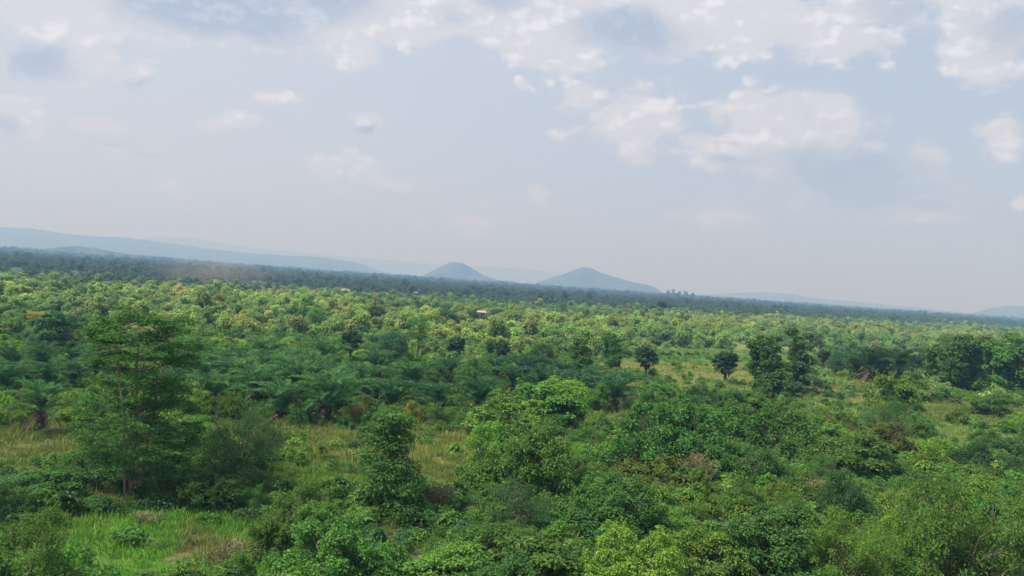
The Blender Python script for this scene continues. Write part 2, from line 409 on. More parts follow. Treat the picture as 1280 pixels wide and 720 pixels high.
def tube(pts, rad, sides=6):
    pts = np.asarray(pts, float); n = len(pts); rad = np.asarray(rad, float)
    tg = np.gradient(pts, axis=0); tg = unit(tg)
    ref = np.where(np.abs(tg[:, 2:3]) > .9, [[1., 0, 0]], [[0, 0, 1.]])
    a = unit(np.cross(tg, ref)); b = np.cross(tg, a)
    th = np.arange(sides) * 2 * math.pi / sides
    ring = a[:, None] * np.cos(th)[None, :, None] + b[:, None] * np.sin(th)[None, :, None]
    v = (pts[:, None] + ring * rad[:, None, None]).reshape(-1, 3)
    i, j = np.meshgrid(np.arange(n - 1), np.arange(sides), indexing='ij'); k = (j + 1) % sides
    q0, q1, q2, q3 = i * sides + j, i * sides + k, (i + 1) * sides + k, (i + 1) * sides + j
    f = np.stack([q0, q1, q2, q0, q2, q3], -1).reshape(-1, 3)
    return v, f
def join(parts):
    vs, fs, off = [], [], 0
    for v, f in parts:
        vs.append(v); fs.append(f + off); off += len(v)
    return np.concatenate(vs), np.concatenate(fs)
def limb(rg, a, b, r0, r1, bend=.12, n=5, sides=5):
    a = np.asarray(a, float); b = np.asarray(b, float); t = np.linspace(0, 1, n)[:, None]
    L_ = np.linalg.norm(b - a); w = rg.normal(size=3) * L_ * bend
    p = a + (b - a) * t + w * np.sin(t * math.pi)
    return tube(p, r0 + (r1 - r0) * t[:, 0], sides)

def shrub_lumps(rg, w, h, n, squash=.8, base=.25):
    """lumps piled as an uneven mound of width w, height h"""
    out = []; big = w > 7
    for _ in range(n):
        a = rg.random() * 2 * math.pi; rr = math.sqrt(rg.random()) * .36 * w
        top = h * (1 - .45 * (rr / (.36 * w)) ** 2) * (.72 + .35 * rg.random())
        r = w * (.13 + .11 * rg.random()) * (.6 if big else 1)
        out.append((rr * math.cos(a), rr * math.sin(a), max(top - r * squash, r * .3) * (1 if rg.random() > base else rg.uniform(.25, .7)), r, r * squash))
    return out
def ragged_lumps(rg, w, h, n, squash):
    """many small leaf masses of unequal size at the ends of branches; the outline steps in and out"""
    out = []; ph = rg.uniform(0, 6.28, 4); am = rg.uniform(.1, .28, 4)
    peaks = [(rg.uniform(-.25, .25) * w, rg.uniform(-.25, .25) * w, rg.uniform(.7, 1.12)) for _ in range(3 if w < 7 else 8)]
    for _ in range(n):
        a = rg.random() * 6.283; q = math.sqrt(rg.random())
        R_ = .47 * w * (1 + sum(am[k] * math.sin((k + 2) * a + ph[k]) for k in range(4)) * .8)
        x, y = q * R_ * math.cos(a), q * R_ * math.sin(a)
        env = max(p[2] * math.exp(-((x - p[0]) ** 2 + (y - p[1]) ** 2) / (.17 if w < 7 else .05) / w ** 2) for p in peaks)
        top = h * max(.22, env) * rg.uniform(.78, 1.1)
        r = w * rg.uniform(.05, .125) * (.6 if w > 7 else 1)
        z = top - r * squash if rg.random() < .8 else top * rg.uniform(.3, .8)
        out.append((x, y, max(z, r * .4), r, r * squash * rg.uniform(.7, 1.1)))
    return out
def make_shrub(seed, n=4200, w=4.2, h=3.2, ln=.22, nl=13, squash=.8, up_bias=.6, wr=.55, shoots=0, droop=.2):
    rg = np.random.default_rng(seed); ln *= .76; n = int(n * 1.5)
    lm = ragged_lumps(rg, w, h, int(nl * 3.0), squash)
    m_ = int(n * .82); fol = [cloud_leaves(rg, lm, m_, ln, wr, up_bias, shell=.3, droop=droop), cloud_leaves(rg, shrub_lumps(rg, w, h * .62, nl, squash), n - m_, ln * 1.1, wr, up_bias, droop=droop)]
    st = []
    for l in lm:
        a = rg.normal(size=2) * .12
        st.append(limb(rg, (a[0], a[1], -.1), l[:3], .032, .010))
    for _ in range(shoots):                            # long shoots that stand out of the mound
        l = lm[rg.integers(len(lm))]; d = unit(rg.normal(size=3) * [.5, .5, .2] + [0, 0, .9])
        a = np.array(l[:3]) + d * l[3] * .3; b = a + d * rg.uniform(.5, 1.3)
        st.append(limb(rg, a, b, .02, .008, n=3, sides=3))
        k = 22; t = rg.random(k)[:, None]
        fol.append(leaves(a + (b - a) * t, rg.normal(size=(k, 3)) * .5 + [0, 0, .8], unit(rg.normal(size=(k, 3)) * [1, 1, .4]) + d * .4, ln * .9, ln * wr * .9))
    return np_mesh('foliage', *join(fol), [LEAF]), np_mesh('stem', *join(st), [BARK])
def make_tree(seed, h=9, cw=6, n=6500,  ln=.3, trunk=.16, clear=.22, nl=22, style='oval', wr=.6, up_bias=.5, bark=None, tr_h=None, squash=.75, droop=.25):
    rg = np.random.default_rng(seed); lm = []; st = []
    lean = rg.normal(size=2) * .04 * h
    tz = np.linspace(-.2, h * .85, 8)
    tp = np.stack([lean[0] * (np.maximum(tz, 0) / h) ** 1.5 + rg.normal(size=8) * .05, lean[1] * (np.maximum(tz, 0) / h) ** 1.5 + rg.normal(size=8) * .05, tz], 1)
    def axis(z): return np.array([np.interp(z, tz, tp[:, 0]), np.interp(z, tz, tp[:, 1]), z])
    st.append(tube(tp, np.linspace(trunk, trunk * .25, 8), 8))
    for k in range(nl):
        f = (k + .5) / nl; z = h * (clear + (1 - clear) * f)
        if style == 'oval': rr = cw * .5 * math.sin(math.pi * (.12 + .8 * f)) ** .8
        elif style == 'column': rr = cw * .5 * (1 - .55 * f) * (.75 + .4 * rg.random())
        elif style == 'umbrella': rr = cw * .5 * (.35 + .65 * f)
        else: rr = cw * .5 * (.7 + .3 * rg.random())
        a = k * 2.4 + rg.normal() * .5; q_ = rr * math.sqrt(rg.uniform(.25, 1)) * .72
        r = cw * (.09 + .11 * rg.random()) * (1.25 if style == 'column' else 1)
        c = axis(z) + np.array([math.cos(a) * q_, math.sin(a) * q_, -r * .3])
        lm.append((*c, r, r * squash))
        st.append(limb(rg, axis(min(max(z - rg.uniform(.5, 1.6) * r * 2, h * clear * .7), h * .8)), c, trunk * .42 * (1.1 - f), .012, .1))
    fol = cloud_leaves(rg, lm, int(n * .95), ln * .85, wr, up_bias, shell=.35, droop=droop)
    return np_mesh('crown', *fol, [LEAF]), np_mesh('trunk', *join(st), [bark or BARK])
def make_layered_tree(seed):
    """tall airy tree: flat tiers of small leaves on spreading limbs, two pale stems"""
    rg = np.random.default_rng(seed); h = 11.6; st = []; fol = []; paths = []
    for sx, sy, r in [(-.15, 0, .21), (.75, .2, .13), (-.75, -.3, .11)]:
        p = np.array([(sx * .5, sy * .5, -.3), (sx * .8, sy, 2.2), (sx * 1.2 + .1, sy * 1.4, 5), (sx * 1.8, sy * 2, 7.8), (sx * 2.5 + .2, sy * 2.4, 10.4)])
        paths.append(p); st.append(tube(p, [r, r * .8, r * .6, r * .4, r * .15], 8))
    for k in range(165):
        z = rg.choice([rg.uniform(1.6, 6.2), rg.uniform(5.8, 11.0), rg.uniform(8.0, 11.3), rg.uniform(2.0, 5.5)])
        p = paths[rg.integers(3)]; az = min(max(z - rg.uniform(.5, 1.4), .8), 10)
        ax = np.array([np.interp(az, p[:, 2], p[:, 0]), np.interp(az, p[:, 2], p[:, 1]), az])
        a = rg.random() * 2 * math.pi
        prof = 4.0 if z < 6.4 else 3.7 * math.sqrt(max(.15, 1 - ((z - 8.4) / 3.5) ** 2))
        if 5.9 < z < 7.4: prof *= .85
        rr = prof * math.sqrt(rg.uniform(.04, 1)); c = np.array([math.cos(a) * rr + .15, math.sin(a) * rr, z])
        st.append(limb(rg, ax, c, .026, .006, .08, 5, 3))
        L_ = rg.uniform(.65, 1.3); m = int(210 * L_ ** 1.5)
        d = unit(rg.normal(size=(m, 3))); pos = c + d * rg.random((m, 1)) ** .5 * [L_, L_, .2] + np.array([0, 0, .06])
        pos[:, 2] -= .18 * ((pos[:, :2] - c[:2]) ** 2).sum(-1)
        fol.append(leaves(pos, rg.normal(size=(m, 3)) * .35 + [0, 0, 1], rg.normal(size=(m, 3)) * [1, 1, .3], .21, .10))
    return np_mesh('crown', *join(fol), [LEAF]), np_mesh('trunk', *join(st), [TBARK])

def frond_mesh(seed, L_=3.4, droop=.5, lift=.9, pairs=52, lw=.05, ll=.62, name='frond', m=None):
    """feather leaf growing from the origin towards +X, arching over"""
    rg = np.random.default_rng(seed); t = np.linspace(0, 1, 12)
    # integrate an arc
    a0 = math.atan(lift); ang_ = a0 - (a0 + droop) * t ** 1.25
    x = np.concatenate([[0], np.cumsum(np.cos(ang_[:-1]))]) * L_ / 11; z = np.concatenate([[0], np.cumsum(np.sin(ang_[:-1]))]) * L_ / 11
    P = np.stack([x, rg.normal() * .12 * t ** 2 * L_, z], 1)
    parts = [tube(P, np.linspace(.05, .008, 12), 4)]
    s = np.linspace(.13, .99, pairs); pi = np.stack([np.interp(s, t, P[:, c]) for c in range(3)], 1)
    tg = unit(np.gradient(pi, axis=0))
    for sd_ in (-1, 1):
        side = np.tile([0, sd_ * 1., 0], (pairs, 1)) + rg.normal(size=(pairs, 3)) * .12
        upv = np.cross(tg, np.tile([0, 1., 0], (pairs, 1))); upv *= np.sign(upv[:, 2:3] + 1e-6)
        ln = ll * np.sin(np.clip(s * 1.02, 0, 1) * math.pi * .86 + .28) * (.9 + .2 * rg.random(pairs))
        tip = side + tg * .75 + upv * rg.uniform(-.1, .5, (pairs, 1)) + np.array([0, 0, -.25])
        parts.append(leaves(pi, upv + side * -.5 + rg.normal(size=(pairs, 3)) * .15, tip, ln, lw, .1))
    return np_mesh(name, *join(parts), [m or FROND])
FRONDS = [frond_mesh(50 + k, 3.3 + .25 * (k % 3), dr, li) for k, (dr, li) in enumerate([(.15, 5.5), (.40, 2.6), (.60, 1.45), (.9, .6), (.25, 3.8)])]
DEADF = frond_mesh(60, 2.4, 1.35, .05, 26, .06, .4, 'dead_frond', DRY)
def palm_trunk(h, seed):
    rg = np.random.default_rng(seed); z = np.linspace(-.2, h, 10)
    p = np.stack([rg.normal() * .06 * z, rg.normal() * .06 * z, z], 1)
    parts = [tube(p, .34 + .05 * np.sin(np.arange(10) * 2.2) - .05 * (z / max(h, .1)), 9)]
    for k in range(34):                                # leaf-base stubs
        a = k * 2.4; zz = h * (k / 34) ** .8; c = np.array([math.cos(a) * .3, math.sin(a) * .3, zz])
        parts.append(limb(rg, c, c + np.array([math.cos(a) * .22, math.sin(a) * .22, .22]), .07, .03, 0, 2, 4))
    return np_mesh('trunk', *join(parts), [PALMBARK])
PALM_TRUNKS = [palm_trunk(h, 5 + k) for k, h in enumerate((.7, 1.2, 1.9))]
# for palms too small to pick fronds apart: the crown in one piece
def xf(v, rz, tilt, s=1.0, off=(0, 0, 0)):
    ct, st_ = math.cos(tilt), math.sin(tilt); v = v * s
    v = np.stack([v[:, 0] * ct + v[:, 2] * st_, v[:, 1], -v[:, 0] * st_ + v[:, 2] * ct], 1)
    c, s_ = math.cos(rz), math.sin(rz)
    return np.stack([v[:, 0] * c - v[:, 1] * s_, v[:, 0] * s_ + v[:, 1] * c, v[:, 2]], 1) + np.asarray(off)
def mesh_np(me):
    v = np.empty(len(me.vertices) * 3, np.float32); me.vertices.foreach_get('co', v)
    f = np.empty(len(me.polygons) * 3, np.int32); me.polygons.foreach_get('vertices', f)
    return v.reshape(-1, 3), f.reshape(-1, 3)
def fan_leaf(rg, r=.62, pet=.8, segs=11):
    parts = [tube([(0, 0, 0), (pet * .5, 0, .03), (pet, 0, 0)], [.02, .015, .012], 3)]
    a = np.linspace(-1.9, 1.9, segs); k = len(a)
    tip = np.stack([np.cos(a), np.sin(a), rg.normal(size=k) * .12 - .1], 1)
    parts.append(leaves(np.tile([pet, 0, 0.], (k, 1)), np.tile([0, 0, 1.], (k, 1)) + rg.normal(size=(k, 3)) * .12, tip, r, r * .36, .3))
    return join(parts)
def make_fan_palm(seed, h=4.2, nleaf=58):
    rg = np.random.default_rng(seed); cr = []; sk = []
    lean = rg.normal(size=2) * .25
    top = np.array([lean[0], lean[1], h])
    for k in range(nleaf):
        el = math.asin(rg.uniform(-.55, 1.0)); v, f = fan_leaf(rg, rg.uniform(.75, 1.0), rg.uniform(.8, 1.5))
        cr.append((xf(v, k * 2.4, -el, 1, top + [0, 0, rg.uniform(-.3, .2)]), f))
    for k in range(14):
        v, f = fan_leaf(rg, rg.uniform(.5, .7), rg.uniform(.5, .9))
        sk.append((xf(v, k * 2.4 + 1, rg.uniform(.45, 1.25), 1, top + [0, 0, rg.uniform(-.8, -.2)]), f))
    tr = tube([(0, 0, -.2), (lean[0] * .3, lean[1] * .3, h * .5), tuple(top)], [.26, .2, .22], 8)
    return np_mesh('crown', *join(cr), [FROND]), np_mesh('dead_leaf_skirt', *join(sk), [DRY]), np_mesh('trunk', *tr, [PALMBARK])
def make_twigs(seed, w=2.6, h=2.2, n=60):
    rg = np.random.default_rng(seed); st = []
    for k in range(n):
        a = rg.random() * 6.28; r = rg.random() * w * .5; b = np.array([math.cos(a) * r, math.sin(a) * r, h * rg.uniform(.6, 1) * (1 - .35 * (r / w * 2) ** 2)])
        st.append(limb(rg, (b[0] * .25, b[1] * .25, -.1), b, .035, .012, .1, 5, 3))
        for _ in range(4):
            c = b * rg.uniform(.55, .95); st.append(limb(rg, c, c + rg.normal(size=3) * [.3, .3, .2] + [0, 0, .3], .014, .005, .1, 3, 3))
    return np_mesh('twigs', *join(st), [TWIG])
def make_tuft(seed, n=70, w=1.1, h=.75, wd=.035, spread=.35):
    rg = np.random.default_rng(seed)
    p = np.concatenate([rg.normal(size=(n, 2)) * w * .27, np.zeros((n, 1))], 1)
    tip = rg.normal(size=(n, 3)) * [spread, spread, 0] + [0, 0, 1]
    nr = rg.normal(size=(n, 3)) * [1, 1, .2]
    return np_mesh('grass_tuft', *leaves(p, nr, tip, h * rg.uniform(.6, 1.2, n), wd, .1), [GRASS])
def make_clump(seed, n=200, w=1.2, h=.8, ln=.2, nl=5, wr=.55, squash=.8, up_bias=.7):
    rg = np.random.default_rng(seed)
    return np_mesh('leafy_clump', *cloud_leaves(rg, shrub_lumps(rg, w, h, nl, squash, .1), n, ln, wr, up_bias, .35), [LEAF])

# prototypes: (meshes..., nominal width, nominal height)
SH = []
for k, (n, ln, nl, sq, ub, wr, sh, dr, h) in enumerate([
    (5200, .21, 14, .8, .6, .55, 14, .2, 3.2), (6200, .16, 15, .85, .5, .5, 8, .2, 3.0), (3800, .28, 12, .75, .7, .6, 6, .5, 3.2),
    (5200, .20, 18, .6, .9, .5, 18, .2, 2.8), (8200, .115, 16, .8, .4, .35, 26, .3, 3.2), (4400, .24, 10, .9, .6, .6, 22, .3, 3.6),
    (6500, .17, 20, .7, .6, .5, 10, .2, 2.6), (4800, .22, 9, .95, .4, .5, 30, .1, 3.4)]):
    f, s = make_shrub(100 + k, n=n, ln=ln, nl=nl, squash=sq, up_bias=ub, wr=wr, shoots=sh, droop=dr, h=h)
    SH.append((f, s, 4.0, h))
for k, (n, ln, nl, sq, ub, wr, w_, h_) in enumerate([(21000, .17, 44, .75, .5, .42, 9.0, 4.2), (15000, .25, 36, .8, .6, .55, 8.0, 4.0)]):
    f, s = make_shrub(130 + k, n=n, ln=ln, nl=nl, squash=sq, up_bias=ub, wr=wr, shoots=34, w=w_, h=h_)
    SH.append((f, s, w_ * .95, h_))
TR = {
    'layered': (*make_layered_tree(3), 8.6, 11.6),
    'column': (*make_tree(21, 7.6, 3.9, 7500, .24, .12, .08, 30, 'column', .5, .8, squash=.5, droop=.5), 4.6, 7.6),
    'leafy': (*make_tree(22, 8.2, 5.4, 6200, .40, .2, .14, 24, 'oval', .65, .3, droop=.6), 6.0, 8.2),
    'slim': (*make_tree(23, 8.6, 3.4, 5200, .34, .15, .10, 22, 'tube', .6, .4, droop=.4), 4.0, 8.6),
    'round': (*make_tree(24, 6.0, 5.8, 7200, .24, .17, .25, 24, 'oval', .55, .6), 6.6, 6.0),
    'umbrella': (*make_tree(25, 7.4, 5.6, 4200, .22, .14, .45, 18, 'umbrella', .5, .8, squash=.45), 6.4, 7.4),
    'tufted': (*make_tree(26, 4.6, 4.2, 3600, .2, .07, .3, 13, 'oval', .5, .6), 4.8, 4.6),
    'teak': (*make_tree(27, 7.0, 4.6, 4600, .46, .15, .12, 20, 'tube', .6, .5, droop=.45), 5.2, 7.0)}
FP = [make_fan_palm(70 + k, h) for k, h in enumerate((3.4, 2.9, 3.9))]
TWIGS = make_twigs(9)

# ------------------------------------------------------------------ things
def tagit(o, label, cat, group=None):
    o['label'] = label; o['category'] = cat
    if group: o['group'] = group
def thing(name, label, cat, loc, rz=0, sc=(1, 1, 1), group=None):
    o = bpy.data.objects.new(name, None); o.empty_display_size = .3
    o.location = loc; o.rotation_euler = (0, 0, rz); o.scale = sc
    tagit(o, label, cat, group); return link(o)
def part(name, me, par, tint=None):
    o = bpy.data.objects.new(name, me); o.parent = par
    if tint is not None: o['tint'] = tuple(float(c) for c in tint)
    return link(o)
def jit(t, a=.12):
    k = random.uniform(1 - a, 1 + a); return (t[0] * k * random.uniform(.93, 1.07), t[1] * k, t[2] * k)
PLACED = []      # x, y, radius, landmark phrase
def sized(px, py, wpx, hpx, nw, nh):
    x, y, z = ground_at(px, py)
    return x, y, z, wpx / F_PX * y / nw, hpx / F_PX * y / nh
def put_shrub(px, py, w, h, v, tint, label, mark=None, rz=None, group=None):
    f, s, nw, nh = SH[v]; x, y, z, a, b = sized(px, py, w, h, nw, nh)
    t = thing('broadleaf_shrub', label, 'shrub', (x, y, z), random.uniform(0, 6.3) if rz is None else rz, (a * 1.04, a, b), group)
    part('foliage', f, t, tint); part('stem', s, t); PLACED.append((x, y, a * nw * .5, mark)); return t
def put_tree(kind, px, py, w, h, tint, label, mark=None, name='broadleaf_tree', rz=None, group=None):
    c, s, nw, nh = TR[kind]; x, y, z, a, b = sized(px, py, w, h, nw, nh)
    t = thing(name, label, 'tree', (x, y, z), random.uniform(0, 6.3) if rz is None else rz, (a, a, b), group)
    part('crown', c, t, tint); part('trunk', s, t); PLACED.append((x, y, a * nw * .45, mark)); return t
def put_oil_palm(px, py, h, v, label, mark=None, group=None, tint=PALMT, nf=None):
    x, y, z, _, _ = sized(px, py, 1, 1, 1, 1); d = math.hypot(x, y)
    s = random.uniform(1.15, 1.55) * h / F_PX * y / (3.7 + (.7, 1.2, 1.9)[v])
    t = thing('oil_palm', label, 'palm', (x, y, z), random.uniform(0, 6.3), (s, s, s), group)
    part('trunk', PALM_TRUNKS[v], t)
    nf = nf or (26 if d < 105 else 20); ht = (.7, 1.2, 1.9)[v]
    for k in range(nf):
        f = k / nf; me = FRONDS[[0, 4, 1, 2, 3][min(4, int(f * 5))]]
        o = part('frond', me, t, jit(tint)); o.location = (0, 0, ht - .1 + .25 * (1 - f))
        o.rotation_euler = (0, random.uniform(-.12, .12), k * 2.4 + random.uniform(-.2, .2))
        sc = random.uniform(.85, 1.1); o.scale = (sc, sc, sc)
    for k in range(4):
        o = part('dead_frond', DEADF, t); o.location = (0, 0, ht - .15); o.rotation_euler = (0, .25, k * 1.6 + random.random())
    PLACED.append((x, y, 2.4 * s, mark)); return t
def put_fan_palm(px, py, h, v, label, mark=None, group=None, tint=(.06, .12, .075)):
    hh = (3.4, 2.9, 3.9)[v] + 2.2; x, y, z, _, s = sized(px, py, 1, h, 1, hh)
    t = thing('fan_palm', label, 'palm', (x, y, z), random.uniform(0, 6.3), (s, s, s), group)
    part('crown', FP[v][0], t, tint); part('dead_leaf_skirt', FP[v][1], t); part('trunk', FP[v][2], t)
    PLACED.append((x, y, 1.4 * s, mark)); return t

# --- landmarks, read off the photograph
put_tree('layered', 165, 620, 160, 240, (.056, .15, .042), 'tallest tree, airy tiers of small leaves on pale stems, left foreground', 'the tall tiered tree', 'tiered_tree', rz=.4)
put_tree('tufted', 38, 735, 96, 100, MID, 'young tree with separate rounded tufts in the bottom left corner', 'the tufted corner tree')
put_tree('column', 487, 648, 118, 138, DEEP, 'upright dark green tree tapering to the top, standing by the grass left of centre', 'the tapering dark tree')
put_shrub(212, 626, 84, 58, 1, DEEP, 'dark dense bush at the foot of the tall tiered tree, right of its stems', 'the dark bush under the tiered tree')
put_shrub(108, 600, 56, 40, 0, DEEP, 'dark bush at the foot of the tall tiered tree, left of its stems')
put_shrub(292, 590, 96, 80, 4, DARK, 'rounded dark shrub right of the tiered tree, before the oil palm grove', 'the rounded dark shrub')
put_shrub(305, 624, 60, 38, 0, MID, 'low mid green shrub just below the rounded dark shrub')
put_shrub(655, 615, 150, 84, 9, MID, 'large spreading green shrub near the centre with tiered leafy top', 'the large central shrub')
put_shrub(612, 592, 70, 66, 0, FRESH, 'fresh green bush on the left shoulder of the large central shrub')
put_shrub(640, 545, 110, 54, 5, FRESH, 'fresh green crown behind the large central shrub', 'the fresh green crown at the centre')
put_shrub(690, 532, 90, 54, 2, MID, 'domed bright shrub in front of the dark palm row', 'the domed shrub before the palm row')
put_shrub(700, 505, 70, 34, 0, BRIGHT, 'bright green dome overlapping the dark palm row')
put_shrub(742, 516, 44, 36, 3, MID, 'small rounded bush at the right end of the dark palm row')
put_shrub(748, 536, 22, 24, 5, BRIGHT, 'narrow upright light green bush at the edge of the centre clearing')
put_shrub(635, 654, 120, 56, 4, DARK, 'fine leaved dark bush just below the large central shrub', 'the fine leaved dark bush')
put_shrub(757, 660, 150, 68, 9, DEEP, 'wide dense shrub right of centre in the foreground', 'the wide dense shrub')
put_shrub(785, 742, 150, 80, 9, BRIGHT, 'yellow topped shrub at the bottom edge right of centre', 'the yellow topped bottom shrub')
put_shrub(430, 738, 180, 88, 9, MID, 'large green shrub at the bottom edge left of centre', 'the large bottom shrub')
put_shrub(560, 735, 120, 60, 3, FRESH, 'fresh green spreading shrub at the bottom edge near the centre', 'the spreading bottom shrub')
put_shrub(370, 665, 90, 56, 6, MID, 'low shrub at the right edge of the bright grass clearing', 'the clearing edge shrub')
put_shrub(680, 730, 110, 62, 2, MID, 'leafy shrub at the bottom edge just right of centre')
put_shrub(950, 715, 190, 84, 9, DEEP, 'broad dark mound of leaves in the right foreground', 'the broad dark mound')
put_shrub(880, 725, 100, 70, 0, FRESH, 'fresh green shrub left of the broad dark mound at the bottom')
put_shrub(1065, 652, 72, 64, 6, DARK, 'compact dark rounded bush standing above the right foreground scrub', 'the compact dark bush')
put_shrub(1200, 760, 270, 150, 8, MID, 'largest fine leaved bush filling the bottom right corner', 'the bottom right corner bush')
put_shrub(1070, 745, 170, 100, 8, FRESH, 'fine leaved fresh green bush left of the bottom right corner bush')
put_shrub(1150, 690, 96, 70, 7, BRIGHT, 'light green shrub with loose shoots rising behind the corner bush')
put_shrub(1225, 655, 90, 52, 3, FRESH, 'fresh green tiered bush above the corner bush near the right edge')
put_shrub(1160, 640, 70, 40, 0, MID, 'small mid green bush right of the compact dark bush')
put_shrub(1205, 705, 70, 66, 5, DEEP, 'deep green bush poking up in the middle of the corner thicket')
put_shrub(1000, 690, 84, 56, 5, MID, 'mid green bush with loose shoots behind the broad dark mound')
put_shrub(1262, 700, 120, 90, 7, DEEP, 'dark bush at the right edge behind the corner bush')
put_shrub(835, 585, 160, 84, 9, DEEP, 'big dark green shrub right of centre behind the leafless brush', 'the big dark shrub right of centre')
put_shrub(900, 560, 90, 60, 5, MID, 'mid green shrub on the right shoulder of the big dark shrub')
put_shrub(970, 572, 90, 66, 0, DEEP, 'deep green shrub in the middle of the right hand thicket', 'the deep green thicket shrub')
put_shrub(1050, 590, 140, 50, 3, MID, 'long low shrub with flat tiers in the right thicket', 'the long low shrub')
put_shrub(930, 600, 80, 46, 6, DEEP, 'dense low bush beside the leafless brown brush')
put_shrub(1105, 542, 84, 50, 4, DEEP, 'feathery dark shrub below the round fresh bush on the right', 'the feathery dark shrub')
put_shrub(1116, 512, 58, 44, 2, FRESH, 'round fresh green bush in front of the broad palm clump', 'the round fresh bush')
put_shrub(1138, 496, 44, 36, 5, FRESH, 'light green bush with a rusty patch behind the round fresh bush')
put_shrub(1235, 592, 84, 36, 6, DARK, 'flat dark bush near the right edge below the dry grass', 'the flat dark bush')
put_shrub(1165, 575, 60, 36, 7, BRIGHT, 'pale spiky shrub on the right beside the dry grass')
put_shrub(820, 512, 60, 34, 0, MID, 'mid green shrub at the right edge of the centre clearing')
put_shrub(15, 650, 60, 44, 6, DARK, 'dark bush at the left edge above the tufted corner tree')
put_shrub(60, 622, 96, 34, 0, DEEP, 'low spreading dark shrub at the left edge of the tiered tree thicket')
put_shrub(511, 530, 26, 30, 5, GOLD[:0] or (.27, .30, .05), 'small yellow green bush in front of the dark palms left of centre', 'the small yellow green bush')
put_shrub(446, 530, 28, 38, 7, (.28, .28, .11), 'small pinkish yellow bush at the edge of the oil palm grove', 'the pinkish yellow bush')
put_shrub(535, 528, 46, 26, 4, MID, 'soft rounded bush right of the small yellow green bush')
put_shrub(1240, 520, 60, 30, 3, MID, 'low tiered shrub at the right edge under the big leafy tree')
# trees round the middle
put_tree('leafy', 958, 496, 66, 76, DEEP, 'tall dark large leaved tree, left one of the pair right of centre', 'the tall dark pair')
put_tree('slim', 998, 492, 46, 80, (.075, .15, .06), 'slim grey green tree with rusty top, right one of the pair', 'the slim rusty topped tree')
put_tree('leafy', 1205, 492, 64, 74, DEEP, 'largest dark tree in the middle of the right hand grove', 'the largest right hand tree')
put_tree('teak', 1240, 490, 52, 58, MID, 'large leaved green tree right of the largest tree in the right hand grove')
put_tree('teak', 1272, 492, 56, 60, DEEP, 'dark large leaved tree at the right edge of the frame', 'the right edge tree')
put_tree('leafy', 1176, 486, 48, 56, MID, 'lighter large leaved tree left of the largest tree in the right hand grove')
put_tree('leafy', 1224, 470, 44, 52, FRESH, 'light green tree behind the largest tree of the right hand grove')
put_tree('umbrella', 1190, 462, 44, 44, MID, 'spreading green tree standing behind the right hand grove')
put_tree('leafy', 1262, 462, 44, 48, FRESH, 'yellowish leafy tree behind the right edge tree')
put_tree('round', 1044, 470, 26, 28, DARK, 'small round dark tree with a bare stem, right of the slim tree', 'the small round dark tree')
put_tree('leafy', 765, 462, 36, 46, DEEP, 'bushy dark tree at the left end of the ploughed field', 'the bushy field tree')
put_tree('leafy', 722, 474, 40, 50, DEEP, 'rusty flecked leafy tree behind the right end of the palm row', 'the rusty flecked tree')
put_tree('umbrella', 521, 452, 50, 60, DEEP, 'thin tall tree with a bare trunk and spreading crown left of centre', 'the thin tall tree')
put_tree('round', 490, 456, 70, 42, BLUEG, 'broad blue green tree between the thin tall tree and the fan palms')
put_tree('round', 592, 500, 74, 52, DEEP, 'dark rounded tree rising over the palm row at the centre', 'the dark rounded centre tree')
put_tree('round', 678, 474, 52, 44, DARK, 'dark domed tree right of the centre fan palms', 'the dark domed tree')
put_tree('leafy', 60, 445, 60, 56, (.06, .16, .08), 'hazy blue green tree at the left behind the oil palms', 'the blue green left tree')
put_tree('round', 88, 424, 26, 30, BLUEG, 'small blue green tree beside the golden patch at left', 'the small blue green tree')
put_tree('round', 556, 406, 44, 20, DARK, 'wide dark tree on the plain left of the raised hut', 'the wide dark plain tree')
put_tree('round', 590, 402, 22, 13, DARK, 'small dark tree just left of the raised hut')
put_tree('round', 622, 400, 30, 14, BLUEG, 'low blue green tree just right of the raised hut')
put_tree('round', 470, 402, 46, 19, DARK, 'dark low tree on the plain far left of the raised hut', 'the low plain tree')
put_tree('umbrella', 45, 412, 40, 24, GOLD, 'golden yellow crowned tree at the far left of the plain', 'the golden tree')
put_tree('round', 395, 408, 36, 22, MID, 'single rounded green tree standing clear on the left plain', 'the round plain tree')
# fan palms
put_fan_palm(807, 474, 46, 0, 'fan palm on a bare trunk at the left of the ploughed field', 'the field fan palm')
put_fan_palm(906, 479, 44, 1, 'round headed fan palm with a dark skirt standing in the ploughed field', 'the round headed fan palm')
put_fan_palm(437, 458, 50, 2, 'dark fan palm with brown skirt left of the thin tall tree', 'the left fan palm')
put_fan_palm(567, 455, 38, 0, 'narrow fan palm just right of the thin tall tree')
put_fan_palm(628, 452, 30, 1, 'small fan palm with grey skirt near the centre of the plain', 'the grey skirted palm')
put_fan_palm(612, 450, 24, 2, 'smaller pale fan palm beside the grey skirted one')
put_fan_palm(826, 394, 20, 0, 'distant fan palm on the plain above the ploughed field', 'the distant fan palm')
put_fan_palm(1028, 462, 28, 2, 'fan palm between the slim tree and the small round tree')
